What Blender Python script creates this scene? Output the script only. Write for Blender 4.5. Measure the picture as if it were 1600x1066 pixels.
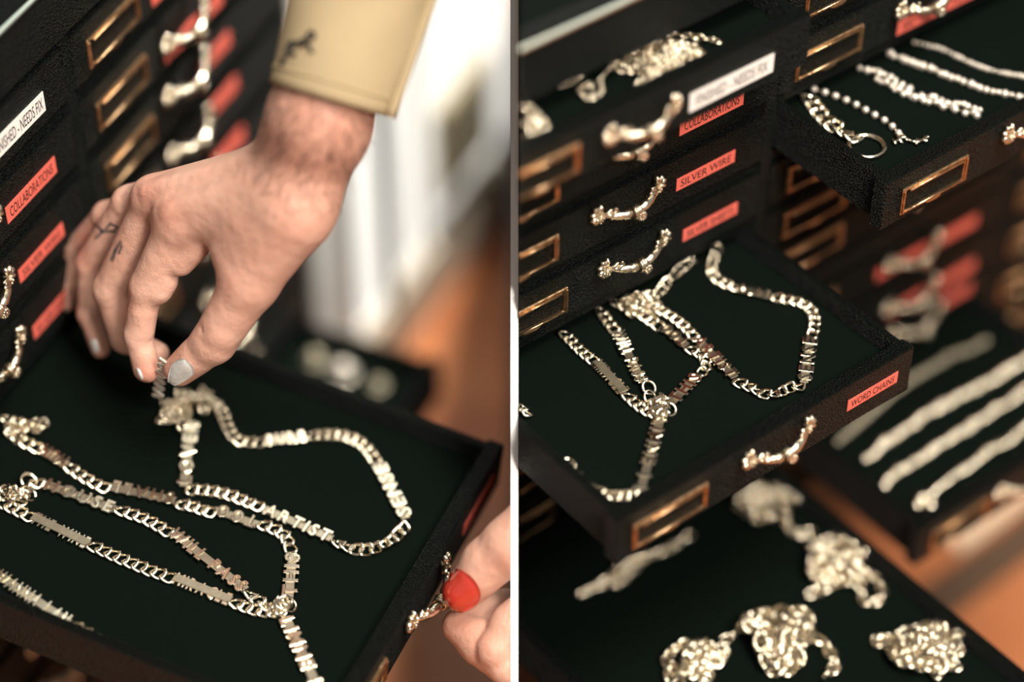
import bpy, bmesh, math, random
import numpy as np
from mathutils import Matrix, Vector
from mathutils.bvhtree import BVHTree

for _o in list(bpy.data.objects):
    bpy.data.objects.remove(_o, do_unlink=True)
SC = bpy.context.scene
COL = SC.collection

# ------------------------------------------------------------------ camera
F = 3600.0                      # focal length in pixels of a 1600x1066 frame
PITCH = 0.7479
CAM = np.array([0.0, 0.0, 1.22])
_cp, _sp = math.cos(PITCH), math.sin(PITCH)
RC = np.array([[1, 0, 0], [0, -_sp, -_cp], [0, _cp, -_sp]])   # rows: right, down, forward
FOCUS = 1.163
cam_d = bpy.data.cameras.new('camera')
cam = bpy.data.objects.new('camera', cam_d); COL.objects.link(cam)
cam.matrix_world = Matrix(((1, 0, 0, CAM[0]), (0, _sp, -_cp, CAM[1]), (0, _cp, _sp, CAM[2]), (0, 0, 0, 1)))
cam_d.sensor_width = 36; cam_d.lens = F / 1600 * 36
cam_d.clip_start = 0.01; cam_d.clip_end = 50
cam_d.dof.use_dof = True; cam_d.dof.focus_distance = FOCUS; cam_d.dof.aperture_fstop = 1.42
SC.camera = cam
SC.view_settings.view_transform = 'Standard'; SC.view_settings.look = 'None'
SC.view_settings.gamma = 1; SC.view_settings.use_curve_mapping = False
SC.view_settings.exposure = 0.25

# ------------------------------------------------------------------ light
world = bpy.data.worlds.new('world'); SC.world = world; world.use_nodes = True
world.node_tree.nodes['Background'].inputs[0].default_value = (1.0, 0.94, 0.85, 1)
world.node_tree.nodes['Background'].inputs[1].default_value = 0.21

def area(name, loc, target, size, energy, color):
    l = bpy.data.lights.new(name, 'AREA'); l.shape = 'RECTANGLE'; l.size, l.size_y = size
    l.energy = energy; l.color = color
    o = bpy.data.objects.new(name, l); COL.objects.link(o)
    o.location = loc
    o.rotation_euler = (Vector(target) - Vector(loc)).to_track_quat('-Z', 'Y').to_euler()
    return o
area('ceiling_lamp', (0.65, 0.45, 2.6), (-0.05, 1.0, 0.4), (1.0, 0.8), 54, (1.0, 0.94, 0.84))
area('room_lamp', (0.8, -0.5, 2.1), (-0.05, 0.95, 0.42), (0.45, 0.45), 40, (1.0, 0.91, 0.80))
_l = bpy.data.lights.new('added_wall_spot', 'SPOT'); _l.energy = 200; _l.color = (1.0, 0.95, 0.86); _l.spot_size = math.radians(34); _l.spot_blend = .7; _l.shadow_soft_size = .06  # unseen spot, added to brighten the left wall and floor
_o = bpy.data.objects.new('added_wall_spot', _l); COL.objects.link(_o); _o.location = (.2, 1.32, 1.8)
_o.rotation_euler = (Vector((-.055, 1.30, .17)) - Vector((.2, 1.32, 1.8))).to_track_quat('-Z', 'Y').to_euler()
area('cool_softbox', (-0.3, 3.3, 2.9), (0.0, 1.0, 0.4), (3.0, 1.5), 24, (0.93, 1.0, 0.93))  # unseen softbox, added for silver reflections and cool drawer rims

# ------------------------------------------------------------------ helpers
def link(o, parent=None):
    COL.objects.link(o)
    if parent is not None: o.parent = parent
    return o
def tag(o, label=None, cat=None, group=None, kind=None):
    if label: o['label'] = label
    if cat: o['category'] = cat
    if group: o['group'] = group
    if kind: o['kind'] = kind
    return o
def empty(name, M):
    o = bpy.data.objects.new(name, None); COL.objects.link(o); o.empty_display_size = 0.02
    o.matrix_world = M
    return o
class MB:
    def __init__(s): s.v = []; s.f = []; s.m = []; s.sm = []
    def add(s, verts, faces, mi=0, smooth=False):
        b = len(s.v); s.v.extend([tuple(map(float, q)) for q in verts])
        for f in faces: s.f.append(tuple(i + b for i in f)); s.m.append(mi); s.sm.append(smooth)
    def mesh(s, name, mats):
        me = bpy.data.meshes.new(name); me.from_pydata(s.v, [], s.f)
        for m in (mats if isinstance(mats, (list, tuple)) else [mats]): me.materials.append(m)
        me.polygons.foreach_set('material_index', s.m); me.polygons.foreach_set('use_smooth', s.sm); me.update()
        return me
    def build(s, name, mats, parent=None, M=None):
        o = bpy.data.objects.new(name, s.mesh(name, mats)); link(o, parent)
        if M is not None:
            if parent is None: o.matrix_world = M
            else: o.matrix_local = M
        return o
    def box(s, x0, x1, y0, y1, z0, z1, b=0.0, mi=0):
        if b <= 0:
            v = [(x, y, z) for x in (x0, x1) for y in (y0, y1) for z in (z0, z1)]
            s.add(v, [(0, 1, 3, 2), (4, 6, 7, 5), (0, 4, 5, 1), (2, 3, 7, 6), (0, 2, 6, 4), (1, 5, 7, 3)], mi); return
        v = []; idx = {}
        for i, x in enumerate((x0, x1)):
            for j, y in enumerate((y0, y1)):
                for k, z in enumerate((z0, z1)):
                    sx, sy, sz = (b, -b)[i], (b, -b)[j], (b, -b)[k]
                    idx[i, j, k, 0] = len(v); v.append((x, y + sy, z + sz))
                    idx[i, j, k, 1] = len(v); v.append((x + sx, y, z + sz))
                    idx[i, j, k, 2] = len(v); v.append((x + sx, y + sy, z))
        fs = []
        for i in (0, 1):
            q = [idx[i, 0, 0, 0], idx[i, 1, 0, 0], idx[i, 1, 1, 0], idx[i, 0, 1, 0]]; fs.append(q if i else q[::-1])
            q = [idx[0, i, 0, 1], idx[0, i, 1, 1], idx[1, i, 1, 1], idx[1, i, 0, 1]]; fs.append(q if i else q[::-1])
            q = [idx[0, 0, i, 2], idx[1, 0, i, 2], idx[1, 1, i, 2], idx[0, 1, i, 2]]; fs.append(q if i else q[::-1])
        for i in (0, 1):
            for j in (0, 1):
                fs.append([idx[i, j, 0, 0], idx[i, j, 1, 0], idx[i, j, 1, 1], idx[i, j, 0, 1]])
                fs.append([idx[i, 0, j, 0], idx[i, 1, j, 0], idx[i, 1, j, 2], idx[i, 0, j, 2]])
                fs.append([idx[0, i, j, 1], idx[1, i, j, 1], idx[1, i, j, 2], idx[0, i, j, 2]])
                for k in (0, 1): fs.append([idx[i, j, k, 0], idx[i, j, k, 1], idx[i, j, k, 2]])
        s.add(v, fs, mi)
    def sweep(s, pts, rad, n=8, mi=0, closed=False, flat=1.0, up=(0, 0, 1), caps=True):
        pts = np.asarray(pts, float); N = len(pts)
        rad = np.broadcast_to(rad, (N,))
        v = []; up = np.array(up, float)
        for i in range(N):
            t = (pts[(i + 1) % N] - pts[i - 1]) if closed else pts[min(i + 1, N - 1)] - pts[max(i - 1, 0)]
            t = t / (np.linalg.norm(t) + 1e-12)
            a = np.cross(up, t)
            if np.linalg.norm(a) < 1e-3: a = np.cross((1, 0, 0), t)
            a /= np.linalg.norm(a); c = np.cross(t, a)
            for k in range(n):
                w = 2 * math.pi * (k + .5) / n
                v.append(pts[i] + rad[i] * (math.cos(w) * a + flat * math.sin(w) * c))
        fs = []
        for i in range(N if closed else N - 1):
            j = (i + 1) % N
            for k in range(n): fs.append((i * n + k, i * n + (k + 1) % n, j * n + (k + 1) % n, j * n + k))
        if not closed and caps: fs.append(tuple(range(n))[::-1]); fs.append(tuple((N - 1) * n + k for k in range(n)))
        s.add(v, fs, mi, True)
    def ball(s, c, r, n=8, m=5, mi=0, R=None):
        r = np.broadcast_to(np.asarray(r, float), (3,)); v = []; 
        for i in range(1, m):
            th = math.pi * i / m
            for k in range(n):
                ph = 2 * math.pi * k / n
                v.append((math.sin(th) * math.cos(ph), math.sin(th) * math.sin(ph), math.cos(th)))
        v += [(0, 0, 1), (0, 0, -1)]
        v = np.array(v) * r
        if R is not None: v = v @ np.asarray(R).T
        fs = []
        for i in range(m - 2):
            for k in range(n): fs.append((i * n + k, (i + 1) * n + k, (i + 1) * n + (k + 1) % n, i * n + (k + 1) % n))
        T = (m - 1) * n
        for k in range(n):
            fs.append((T, k, (k + 1) % n)); fs.append((T + 1, (m - 2) * n + (k + 1) % n, (m - 2) * n + k))
        s.add(v + np.asarray(c, float), fs, mi, True)
def rz(a): c, s = math.cos(a), math.sin(a); return np.array([[c, -s, 0], [s, c, 0], [0, 0, 1.0]])
def catmull(P, step):
    P = np.asarray(P, float)
    if len(P) == 2: Q = np.linspace(P[0], P[1], 40)
    else:
        E = np.vstack([2 * P[0] - P[1], P, 2 * P[-1] - P[-2]]); Q = []
        for i in range(1, len(E) - 2):
            for t in np.linspace(0, 1, 24, endpoint=False):
                a, b, c, d = E[i - 1:i + 3]
                Q.append(.5 * ((2 * b) + (-a + c) * t + (2 * a - 5 * b + 4 * c - d) * t * t + (-a + 3 * b - 3 * c + d) * t ** 3))
        Q.append(P[-1]); Q = np.array(Q)
    L = np.concatenate([[0], np.cumsum(np.linalg.norm(np.diff(Q, axis=0), axis=1))])
    n = max(2, int(round(L[-1] / step)) + 1)
    u = np.linspace(0, L[-1], n)
    return np.stack([np.interp(u, L, Q[:, k]) for k in range(Q.shape[1])], 1)

# ------------------------------------------------------------------ materials
def mat(name, color, rough=0.5, metal=0.0, spec=0.5, bump=None, var=None, sheen=0, sss=0, coat=0):
    m = bpy.data.materials.new(name); m.use_nodes = True
    nt = m.node_tree; b = nt.nodes['Principled BSDF']
    b.inputs['Base Color'].default_value = (*color, 1); b.inputs['Roughness'].default_value = rough
    b.inputs['Metallic'].default_value = metal; b.inputs['Specular IOR Level'].default_value = spec
    if sheen: b.inputs['Sheen Weight'].default_value = sheen; b.inputs['Sheen Roughness'].default_value = .4
    if coat: b.inputs['Coat Weight'].default_value = coat; b.inputs['Coat Roughness'].default_value = .06
    if sss:
        b.inputs['Subsurface Weight'].default_value = sss; b.inputs['Subsurface Radius'].default_value = (1, .35, .2); b.inputs['Subsurface Scale'].default_value = .004
    tc = nt.nodes.new('ShaderNodeTexCoord')
    if var:
        n = nt.nodes.new('ShaderNodeTexNoise'); n.inputs['Scale'].default_value = var[0]; n.inputs['Detail'].default_value = 4
        nt.links.new(tc.outputs['Object'], n.inputs['Vector'])
        r = nt.nodes.new('ShaderNodeValToRGB'); r.color_ramp.elements[0].position = .3; r.color_ramp.elements[1].position = .7
        r.color_ramp.elements[0].color = (*[c * (1 - var[1]) for c in color], 1); r.color_ramp.elements[1].color = (*[min(1, c * (1 + var[1])) for c in color], 1)
        nt.links.new(n.outputs['Fac'], r.inputs['Fac']); nt.links.new(r.outputs['Color'], b.inputs['Base Color'])
    if bump:
        kind, scale, strength, dist = bump
        n = nt.nodes.new('ShaderNodeTexVoronoi' if kind == 'v' else 'ShaderNodeTexNoise'); n.inputs['Scale'].default_value = scale
        if kind == 'n': n.inputs['Detail'].default_value = 3
        nt.links.new(tc.outputs['Object'], n.inputs['Vector'])
        bp = nt.nodes.new('ShaderNodeBump'); bp.inputs['Strength'].default_value = strength; bp.inputs['Distance'].default_value = dist
        nt.links.new(n.outputs[0], bp.inputs['Height']); nt.links.new(bp.outputs[0], b.inputs['Normal'])
    return m
M_LEATHER = mat('black_leatherette', (.0085, .0120, .0098), .46, 0, .20, ('v', 34, 1.0, .014))
M_VELVET = mat('black_velvet', (.0036, .0064, .0046), 1.0, 0, 0.02, ('n', 120, .4, .004))
M_BRASS = mat('aged_brass', (.58, .38, .215), .34, 1, .5, ('n', 14, .12, .01), (9, .25))
M_SILVER = mat('polished_silver', (.87, .78, .62), .17, 1, .5, ('n', 9, .04, .01), (7, .08))
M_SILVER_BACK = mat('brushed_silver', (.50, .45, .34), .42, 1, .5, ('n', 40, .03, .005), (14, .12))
M_HANDLE = mat('pewter', (.84, .74, .58), .24, 1, .5, ('n', 18, .15, .008), (10, .2))
M_RED = mat('red_tape', (.86, .165, .12), .55, 0, .3)
M_WHITE_TAPE = mat('white_tape', (.90, .87, .83), .5, 0, .3)
M_INK = mat('black_ink', (.012, .010, .010), .6)
M_PEARL = mat('pearl', (.85, .78, .68), .22, .6, .6)
M_TRIM = mat('steel_trim', (.62, .66, .58), .35, 1)
M_MATTE = mat('matte_black_board', (.006, .009, .007), 1.0, 0, 0.0, ('n', 20, .3, .01))
M_DARKWOOD = mat('dark_case', (.008, .011, .009), .6, 0, .2, ('n', 20, .3, .01))

# ------------------------------------------------------------------ frames of reference (two chests)
class Frame:
    def __init__(s, t, yaw, p):
        s.p = p; s.yaw = yaw; s.R = rz(yaw); s.o = CAM + RC.T @ np.array(t) * p
        s.M = Matrix.Translation(Vector(s.o)) @ Matrix.Rotation(yaw, 4, 'Z') @ Matrix.Scale(p, 4)
def ray(px, py):
    return RC.T @ np.array([(px - 800) / F, (py - 533) / F, 1.0])
def pt(px, py, Z, p):               # a point seen at px,py whose distance along the view axis is Z*p metres
    return CAM + ray(px, py) * Z * p
def unp(px, py, M, z, axis=2):      # where that sight line meets the plane local[axis]=z of frame M (local coords)
    Mi = np.array(M.inverted()); o = Mi[:3, :3] @ CAM + Mi[:3, 3]; d = Mi[:3, :3] @ ray(px, py)
    k = (z - o[axis]) / d[axis]
    return o + k * d
LEFT = Frame((-5.5243, -0.8142, 31.0842), 1.1578, 0.0412)
RIGHT = Frame((3.532, -1.7376, 32.6155), 0.6618, 0.038)
WC = 5.393; DEPTH = 7.7
PANEL_L, PANEL_R = -0.0007, 0.0031      # faces of the added partition (world x)

# ------------------------------------------------------------------ setting: floor, partition, left wall
fl = MB(); fl.box(-2.2, 2.2, -1.0, 3.6, -.06, 0)
M_FLOOR = mat('orange_wood', (.62, .235, .105), .42, 0, .4, ('n', 30, .15, .01))
nt = M_FLOOR.node_tree; b_ = nt.nodes['Principled BSDF']
tc = nt.nodes.new('ShaderNodeTexCoord'); mp = nt.nodes.new('ShaderNodeMapping'); mp.inputs['Rotation'].default_value = (0, 0, -.85); mp.inputs['Scale'].default_value = (2.2, 14, 1)
nz = nt.nodes.new('ShaderNodeTexNoise'); nz.inputs['Scale'].default_value = 1.3; nz.inputs['Detail'].default_value = 3
rp = nt.nodes.new('ShaderNodeValToRGB'); e = rp.color_ramp.elements
e[0].position = .3; e[0].color = (.40, .125, .050, 1); e[1].position = .7; e[1].color = (.54, .21, .085, 1)
nt.links.new(tc.outputs['Object'], mp.inputs[0]); nt.links.new(mp.outputs[0], nz.inputs['Vector']); nt.links.new(nz.outputs['Fac'], rp.inputs['Fac']); nt.links.new(rp.outputs[0], b_.inputs['Base Color'])
tag(fl.build('floor', M_FLOOR), kind='structure')

axis_f = np.array([0, _cp, -_sp]); axis_d = np.array([0, -_sp, -_cp])
D_EDGE = 1.15
e_top = CAM + axis_f * D_EDGE - axis_d * 0.19
k_ = (CAM[2] - D_EDGE * _sp) / _cp
e_bot = CAM + axis_f * D_EDGE + axis_d * k_
prof = [(e_bot[1], 0.0), (e_top[1], e_top[2]), (1.12, e_top[2]), (1.50, 0.16), (1.50, 0.0)]
pn = MB(); v = [(PANEL_L, y, z) for y, z in prof] + [(PANEL_R, y, z) for y, z in prof]
NP = len(prof)
pn.add(v, [tuple(range(NP))[::-1], tuple(range(NP, 2 * NP))], 1)
pn.add(v, [(i, (i + 1) % NP, NP + (i + 1) % NP, NP + i) for i in range(NP)], 0)
M_PANEL = mat('white_board', (.97, .97, .96), .7, 0, .2)
tag(pn.build('added_partition', [M_PANEL, mat('black_paper', (.02, .024, .022), .8, 0, .15)]), 'added black-faced partition board with a white edge standing between the two chests', kind='structure')  # added divider for the white gap; black faces keep bounce off the drawers

wl = MB(); wl.box(6.2, 15.6, .3, .9, -9.0, 24)
M_WALL = mat('white_wall', (.92, .91, .87), .9, 0, .2, None, (.4, .05))
w_o = tag(wl.build('wall_back', M_WALL, None, LEFT.M), kind='structure')
# glowing panel and frame, added to brighten that wall
wf = MB(); wf.box(9.9, 10.1, .16, .3, -7.5, 8.0, .02); wf.box(7.2, 7.4, .16, .3, -7.5, 8.0, .02); wf.box(7.4, 15.6, .16, .3, -7.5, -7.3, .02); wf.box(7.4, 15.6, .16, .3, 7.8, 8.0, .02)
glow_o = tag(wf.build('glow_frame', M_WALL, None, LEFT.M), kind='structure')
wp = MB(); wp.box(7.4, 15.6, .22, .29, -7.3, 7.8)
M_GLOW = bpy.data.materials.new('glow_fill'); M_GLOW.use_nodes = True
_b = M_GLOW.node_tree.nodes['Principled BSDF']; _b.inputs['Base Color'].default_value = (.85, .84, .80, 1); _b.inputs['Roughness'].default_value = .6
_b.inputs['Emission Color'].default_value = (1.0, .97, .90, 1); _b.inputs['Emission Strength'].default_value = .66
w_p = wp.build('glow_panel', M_GLOW, glow_o)
bb = MB(); bb.box(6.2, 15.4, .08, .3, -9.0, -7.55, .04)
M_BASE = mat('cream_paint', (.80, .70, .55), .6, 0, .3)
b_o = tag(bb.build('baseboard_back', M_BASE, None, LEFT.M), kind='structure')

# ------------------------------------------------------------------ text
_font_cache = {}
def text_mesh(body, extrude=0.0, bevel=0.0, offset=0.0, res=3):
    key = (body, extrude, bevel, offset)
    if key in _font_cache: return _font_cache[key]
    cu = bpy.data.curves.new('t', 'FONT'); cu.body = body; cu.size = 1; cu.extrude = extrude
    cu.bevel_depth = bevel; cu.bevel_resolution = 0; cu.offset = offset; cu.resolution_u = res
    o = bpy.data.objects.new('t', cu); COL.objects.link(o)
    dg = bpy.context.evaluated_depsgraph_get(); dg.update()
    me = o.evaluated_get(dg).to_mesh()
    v = np.array([q.co[:] for q in me.vertices]); f = [tuple(q.vertices) for q in me.polygons]
    o.evaluated_get(dg).to_mesh_clear()
    bpy.data.objects.remove(o, do_unlink=True); bpy.data.curves.remove(cu)
    _font_cache[key] = (v, f)
    return v, f

# ------------------------------------------------------------------ drawer furniture meshes (in drawer units)
def frame_mesh():
    b = MB(); w, h, t = 1.2416, .448, .055
    b.box(0, w, -.035, .01, h / 2 - t, h / 2, .012); b.box(0, w, -.035, .01, -h / 2, -h / 2 + t, .012)
    for x in (0, w - t - .015): b.box(x, x + t + .015, -.035, .012, -h / 2 + t * .6, h / 2 - t * .6, .012)
    b.box(.012, .045, -.055, -.03, -h / 2 + .03, h / 2 - .03, .01); b.box(w - .045, w - .012, -.055, -.03, -h / 2 + .03, h / 2 - .03, .01)
    b.sweep([(.12, -.045, h / 2 - t), (w - .12, -.045, h / 2 - t)], .018, 6); b.sweep([(.12, -.045, -h / 2 + t), (w - .12, -.045, -h / 2 + t)], .02, 6)
    b.ball((w / 2, -.03, -h / 2 + .01), (.16, .03, .045), 10, 5)
    return b.mesh('label_frame', M_BRASS)
def handle_mesh():
    b = MB(); S = np.linspace(-1, 1, 23)
    P = [(.47 * s, -.08 - .17 * (1 - s * s) ** .8 if abs(s) < 1 else -.08, -.07 * (1 - s * s)) for s in S]
    r = [.062 - .022 * math.cos(math.pi * s) ** 2 + .022 * math.exp(-((abs(s) - .30) / .10) ** 2) for s in S]
    b.sweep(P, r, 9)
    for s0 in (-.13, -.05, .03):                       # collar rings
        c = np.array([.47 * s0, -.25, -.07])
        b.sweep([c + .085 * np.array([0, math.cos(w), math.sin(w)]) for w in np.linspace(0, 2 * math.pi, 12, endpoint=False)], .019, 5, closed=True, up=(1, 0, 0))
    b.ball((0.02, -.26, -.07), (.07, .08, .08), 8, 6)
    b.ball((.04, -.29, -.13), (.085, .07, .085), 10, 6)
    rr = random.Random(4)
    for k in range(9):                                  # beaded rosette
        w = 2 * math.pi * k / 8; q = .048 if k < 8 else 0
        b.ball((.04 + q * math.cos(w), -.345 if k == 8 else -.335, -.13 + q * math.sin(w)), .024, 6, 4)
    for sd in (-1, 1):
        cx = .50 * sd
        for k in range(6):                              # shell-like petals
            a = math.pi * (.5 + (k - 2.5) * .22) * 1.0
            dx, dz = sd * math.sin(a) * .115, math.cos(a) * .125
            R = Matrix.Rotation(-sd * (math.pi / 2 - a) if sd > 0 else (math.pi / 2 - a), 3, 'Y')
            b.ball((cx + dx * .75, -.075, dz * .8), (.075, .06, .040), 7, 5, 0, np.array(R))
        b.ball((cx - sd * .02, -.09, -.05), (.045, .05, .045), 7, 5)
        for k in range(5): b.ball((cx - sd * .01 + .035 * math.cos(k * 1.26), -.135, -.05 + .035 * math.sin(k * 1.26)), .018, 5, 4)
        R = np.array(Matrix.Rotation(.5 * sd, 3, 'Y'))
        b.ball((cx - sd * .11, -.14, .03), (.085, .04, .035), 8, 5, 0, R)
        b.ball((cx - sd * .17, -.19, .015), (.085, .035, .035), 8, 5, 0, R)
        b.ball((cx - sd * .19, -.19, .062), (.03, .03, .045), 6, 5)
        b.sweep([(cx, 0, -.01), (cx, -.08, -.01)], .04, 6)
    return b.mesh('handle', M_HANDLE)
ME_FRAME = frame_mesh(); ME_HANDLE = handle_mesh()
def label_obj(text, w, h, tape, parent, x, z, tscale=.58, name='label_tape', sx=None, y=-.008, right=False):
    b = MB(); b.box(0, w, 0, .012, -h / 2, h / 2)
    if text:
        v, f = text_mesh(text, 0, 0, .004, 3)
        x0, x1 = v[:, 0].min(), v[:, 0].max(); cap = .69
        k = h * tscale / cap; kx = (w * (sx or .86)) / (x1 - x0)
        vv = np.stack([(v[:, 0] - (x0 + x1) / 2) * kx + (w / 2 if not right else w * (.97 - (sx or .86) / 2)), np.full(len(v), -.0022), v[:, 1] * k - h * tscale / 2], 1)
        b.add(vv, f, 1)
    o = b.build(name, [tape, M_INK], parent); o.location = (x, y, z)
    return o

def make_chest(fr, name, label, cols):
    root = empty(name, fr.M); tag(root, label, 'chest of drawers')
    for ci, rows in enumerate(cols):
        X0 = (ci - 1) * WC
        for R in rows:
            zt, zb = R['z']; ext = R.get('ext', 0.0)
            xl = R.get('xl', X0 + .10); xr = X0 + WC - .10
            h = zt - zb - .2 if zt - zb > .9 else (zt - zb) * .86
            top = zt - .1
            d = MB()
            d.box(xl, xr, 0, .22, top - h, top, .018)
            tray = ext > 0 or R.get('tray')
            if tray:
                L = R.get('len', DEPTH - .4)
                d.box(xl + .06, xl + .20, .2, L, top - h + .05, top, .02); d.box(xr - .20, xr - .06, .2, L, top - h + .05, top, .02)
                d.box(xl + .2, xr - .2, L - .15, L, top - h + .05, top, .02); d.box(xl + .2, xr - .2, .2, L - .1, top - h + .05, top - h + .12)
            o = d.build('drawer', M_LEATHER, root)
            M = Matrix.Translation((0, -ext, 0))
            if 'tilt' in R:
                pit, yaw = R['tilt']
                M = Matrix.Rotation(yaw, 4, 'Z') @ Matrix.Rotation(pit, 4, 'X') @ Matrix.Translation((0, -ext, 0))
            o.matrix_local = M
            R['M'] = fr.M @ M; R['floor'] = top - R.get('dip', .26)
            if tray:
                vb = MB(); vb.box(xl + .2, xr - .2, .21, L - .16, R['floor'] - .08, R['floor'])
                vb.build('velvet_pad', M_VELVET, o)
            zc = (zt + zb) / 2 - .062
            fx = R.get('frame', X0 + .428)
            if fx is not None:
                q = bpy.data.objects.new('label_frame', ME_FRAME); link(q, o); q.location = (fx, 0, R.get('frame_z', zc))
            hx = R.get('handle', X0 + WC - 2.50)
            if hx is not None:
                q = bpy.data.objects.new('handle', ME_HANDLE); link(q, o); q.location = (hx, 0, R.get('handle_z', zc + .26))
            if 'label' in R:
                t, x, w, hh, z = R['label'][:5]; tape = R['label'][5] if len(R['label']) > 5 else M_RED
                label_obj(t, w, hh, tape, o, x, z, **R.get('lab', {}))
            # rail under the drawer
            r = MB(); r.box(X0 + .1, X0 + WC - .1, .06, .5, zb - .1, zb + (.1 if zt - zb > .9 else .02), .01)
            r.build('rail', M_LEATHER, root)
    zmin = min(R['z'][1] for rows in cols for R in rows) - .3
    zf = -fr.o[2] / fr.p; XE = (len(cols) - 1) * WC
    for x0, x1 in [(-WC - .12, -WC + .1), (XE - .1, XE + .12)] + [(k * WC - .1, k * WC + .1) for k in range(len(cols) - 1)]:
        b = MB(); b.box(x0, x1, .015, DEPTH, zmin, 4.0, .015); b.build('side_panel', M_LEATHER, root)
    b = MB(); b.box(-WC + .1, XE - .1, DEPTH - .2, DEPTH, zmin, 4.0); b.build('back_panel', M_DARKWOOD, root)
    b = MB(); b.box(-WC - .12, XE + .12, -.02, .4, 4.0, 4.82, .03); b.build('fascia', M_LEATHER, root)
    b = MB(); b.box(-WC - .12, XE + .12, .4, DEPTH, 4.0, 4.81, .03); b.build('top_board', M_MATTE, root)
    b = MB(); b.box(-WC - .14, XE + .14, -.05, .02, 4.82, 4.87, .01); b.build('metal_edge', M_TRIM, root)
    b = MB(); b.box(-WC - .12, XE + .12, .0, DEPTH, zmin - .3, zmin, .02); b.build('base_board', M_LEATHER, root)
    for x in (-WC + .2, -.2, XE - .6):
        for y in (.4, DEPTH - .9):
            b = MB(); b.box(x, x + .4, y, y + .4, zf, zmin - .3, .02); b.build('leg', M_DARKWOOD, root)
    return root

FI = 'FINISHED - NEEDS FIX'
# ---- left chest
L0 = dict(z=(0, -1), ext=5.962, tilt=(.107, .0193), handle=-2.62, label=('WORD CHAINS', -1.35, 1.0, .21, -.52))
colsL = [[dict(z=(4, 3), lab=dict(sx=.68, right=True), label=(FI, -2.12, 1.53, .29, 3.43, M_WHITE_TAPE)),
          dict(z=(3, 2), label=('COLLABORATIONS', -1.707, 1.126, .254, 2.43)),
          dict(z=(2, 1), label=('SILVER WIRE', -1.687, 1.037, .209, 1.42)),
          dict(z=(1, 0), label=('SILVER SHEETS', -1.62, 1.0, .209, .40)), L0,
          dict(z=(-1, -2)), dict(z=(-2, -3)), dict(z=(-3, -4)), dict(z=(-4, -5)), dict(z=(-5, -6))],
         [dict(z=(4, 3), label=('', 2.0, 1.3, .24, 3.30), handle=2.7),
          dict(z=(3, 2), label=('', 2.14, 1.55, .24, 2.29), handle=2.62, handle_z=2.52),
          dict(z=(2, 1), label=('', 2.95, .86, .24, 1.52), handle=2.5, handle_z=1.74),
          dict(z=(1, 0), label=('', 3.0, .88, .24, .70), handle=2.42, handle_z=.80),
          dict(z=(0, -1), label=('', 3.02, .9, .26, -.25), handle=2.6, handle_z=-.28),
          dict(z=(-1, -2), label=('', 3.0, .9, .24, -1.4)), dict(z=(-2, -3)), dict(z=(-3, -4)), dict(z=(-4, -5)),
          dict(z=(-5, -6), ext=2.45)]]
L_LOW = colsL[1][-1]
chestL = make_chest(LEFT, 'jewellery_chest', 'black leatherette jewellery chest beside the reaching hand, left of the white partition', colsL)
# ---- right chest
R0 = dict(z=(0, -1), ext=3.153, frame=-WC + .37, handle=-2.62, label=('WORD CHAINS', -1.30, .93, .2, -.50))
R_FIX = dict(z=(4, 3), ext=.651, handle=-3.0, handle_z=3.60, frame=-WC + .20, label=(FI, -2.161, 1.43, .29, 3.41, M_WHITE_TAPE))
R_HEAP = dict(z=(-4, -5), ext=7.0, frame=None, handle=None)
R_BR = dict(z=(2, 1), ext=2.096, label=('', 3.2, 1.0, .2, 1.4))
R_BR2 = dict(z=(-4.2, -5.2), xl=.72, ext=3.15, frame=1.0)
colsR = [[R_FIX, dict(z=(3, 2), handle=-2.62, label=('COLLABORATIONS', -1.69, 1.126, .254, 2.40)),
          dict(z=(2, 1), label=('SILVER WIRE', -1.687, 1.05, .209, 1.44), handle=-2.60),
          dict(z=(1, 0), label=('SILVER SHEETS', -1.506, 1.0, .209, .455), handle=-2.45, frame=-WC + .60),
          R0, dict(z=(-1, -2)), dict(z=(-2, -3)), dict(z=(-3, -4)), R_HEAP, dict(z=(-5, -6))],
         [dict(z=(4, 3)), dict(z=(3, 2), label=('SIL  WREN  NECK', 2.33, 1.7, .23, 2.24), handle=2.80, handle_z=2.62, frame=.37), R_BR,
          dict(z=(1, .07), handle=2.7), dict(z=(.07, -.70), frame=.44), dict(z=(-.70, -1.5), frame=.48), dict(z=(-1.5, -2.0), handle=None, frame=None),
          dict(z=(-2.0, -2.8), handle=3.35, handle_z=-2.32, label=('', 2.65, 2.2, .22, -2.50), frame=.5),
          dict(z=(-2.8, -3.62), handle=3.45, handle_z=-3.28, label=('', 3.05, 1.95, .22, -3.50), frame=.5),
          dict(z=(-3.62, -4.2), handle=3.65, handle_z=-3.95, label=('', 4.2, .8, .22, -4.0), frame=None),
          R_BR2, dict(z=(-5.2, -6), handle=None, frame=None)],
         [dict(z=(4 - k, 3 - k)) for k in range(10)]]
chestR = make_chest(RIGHT, 'jewellery_chest', 'black leatherette jewellery chest with five drawers pulled open, right of the white partition', colsR)

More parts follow.
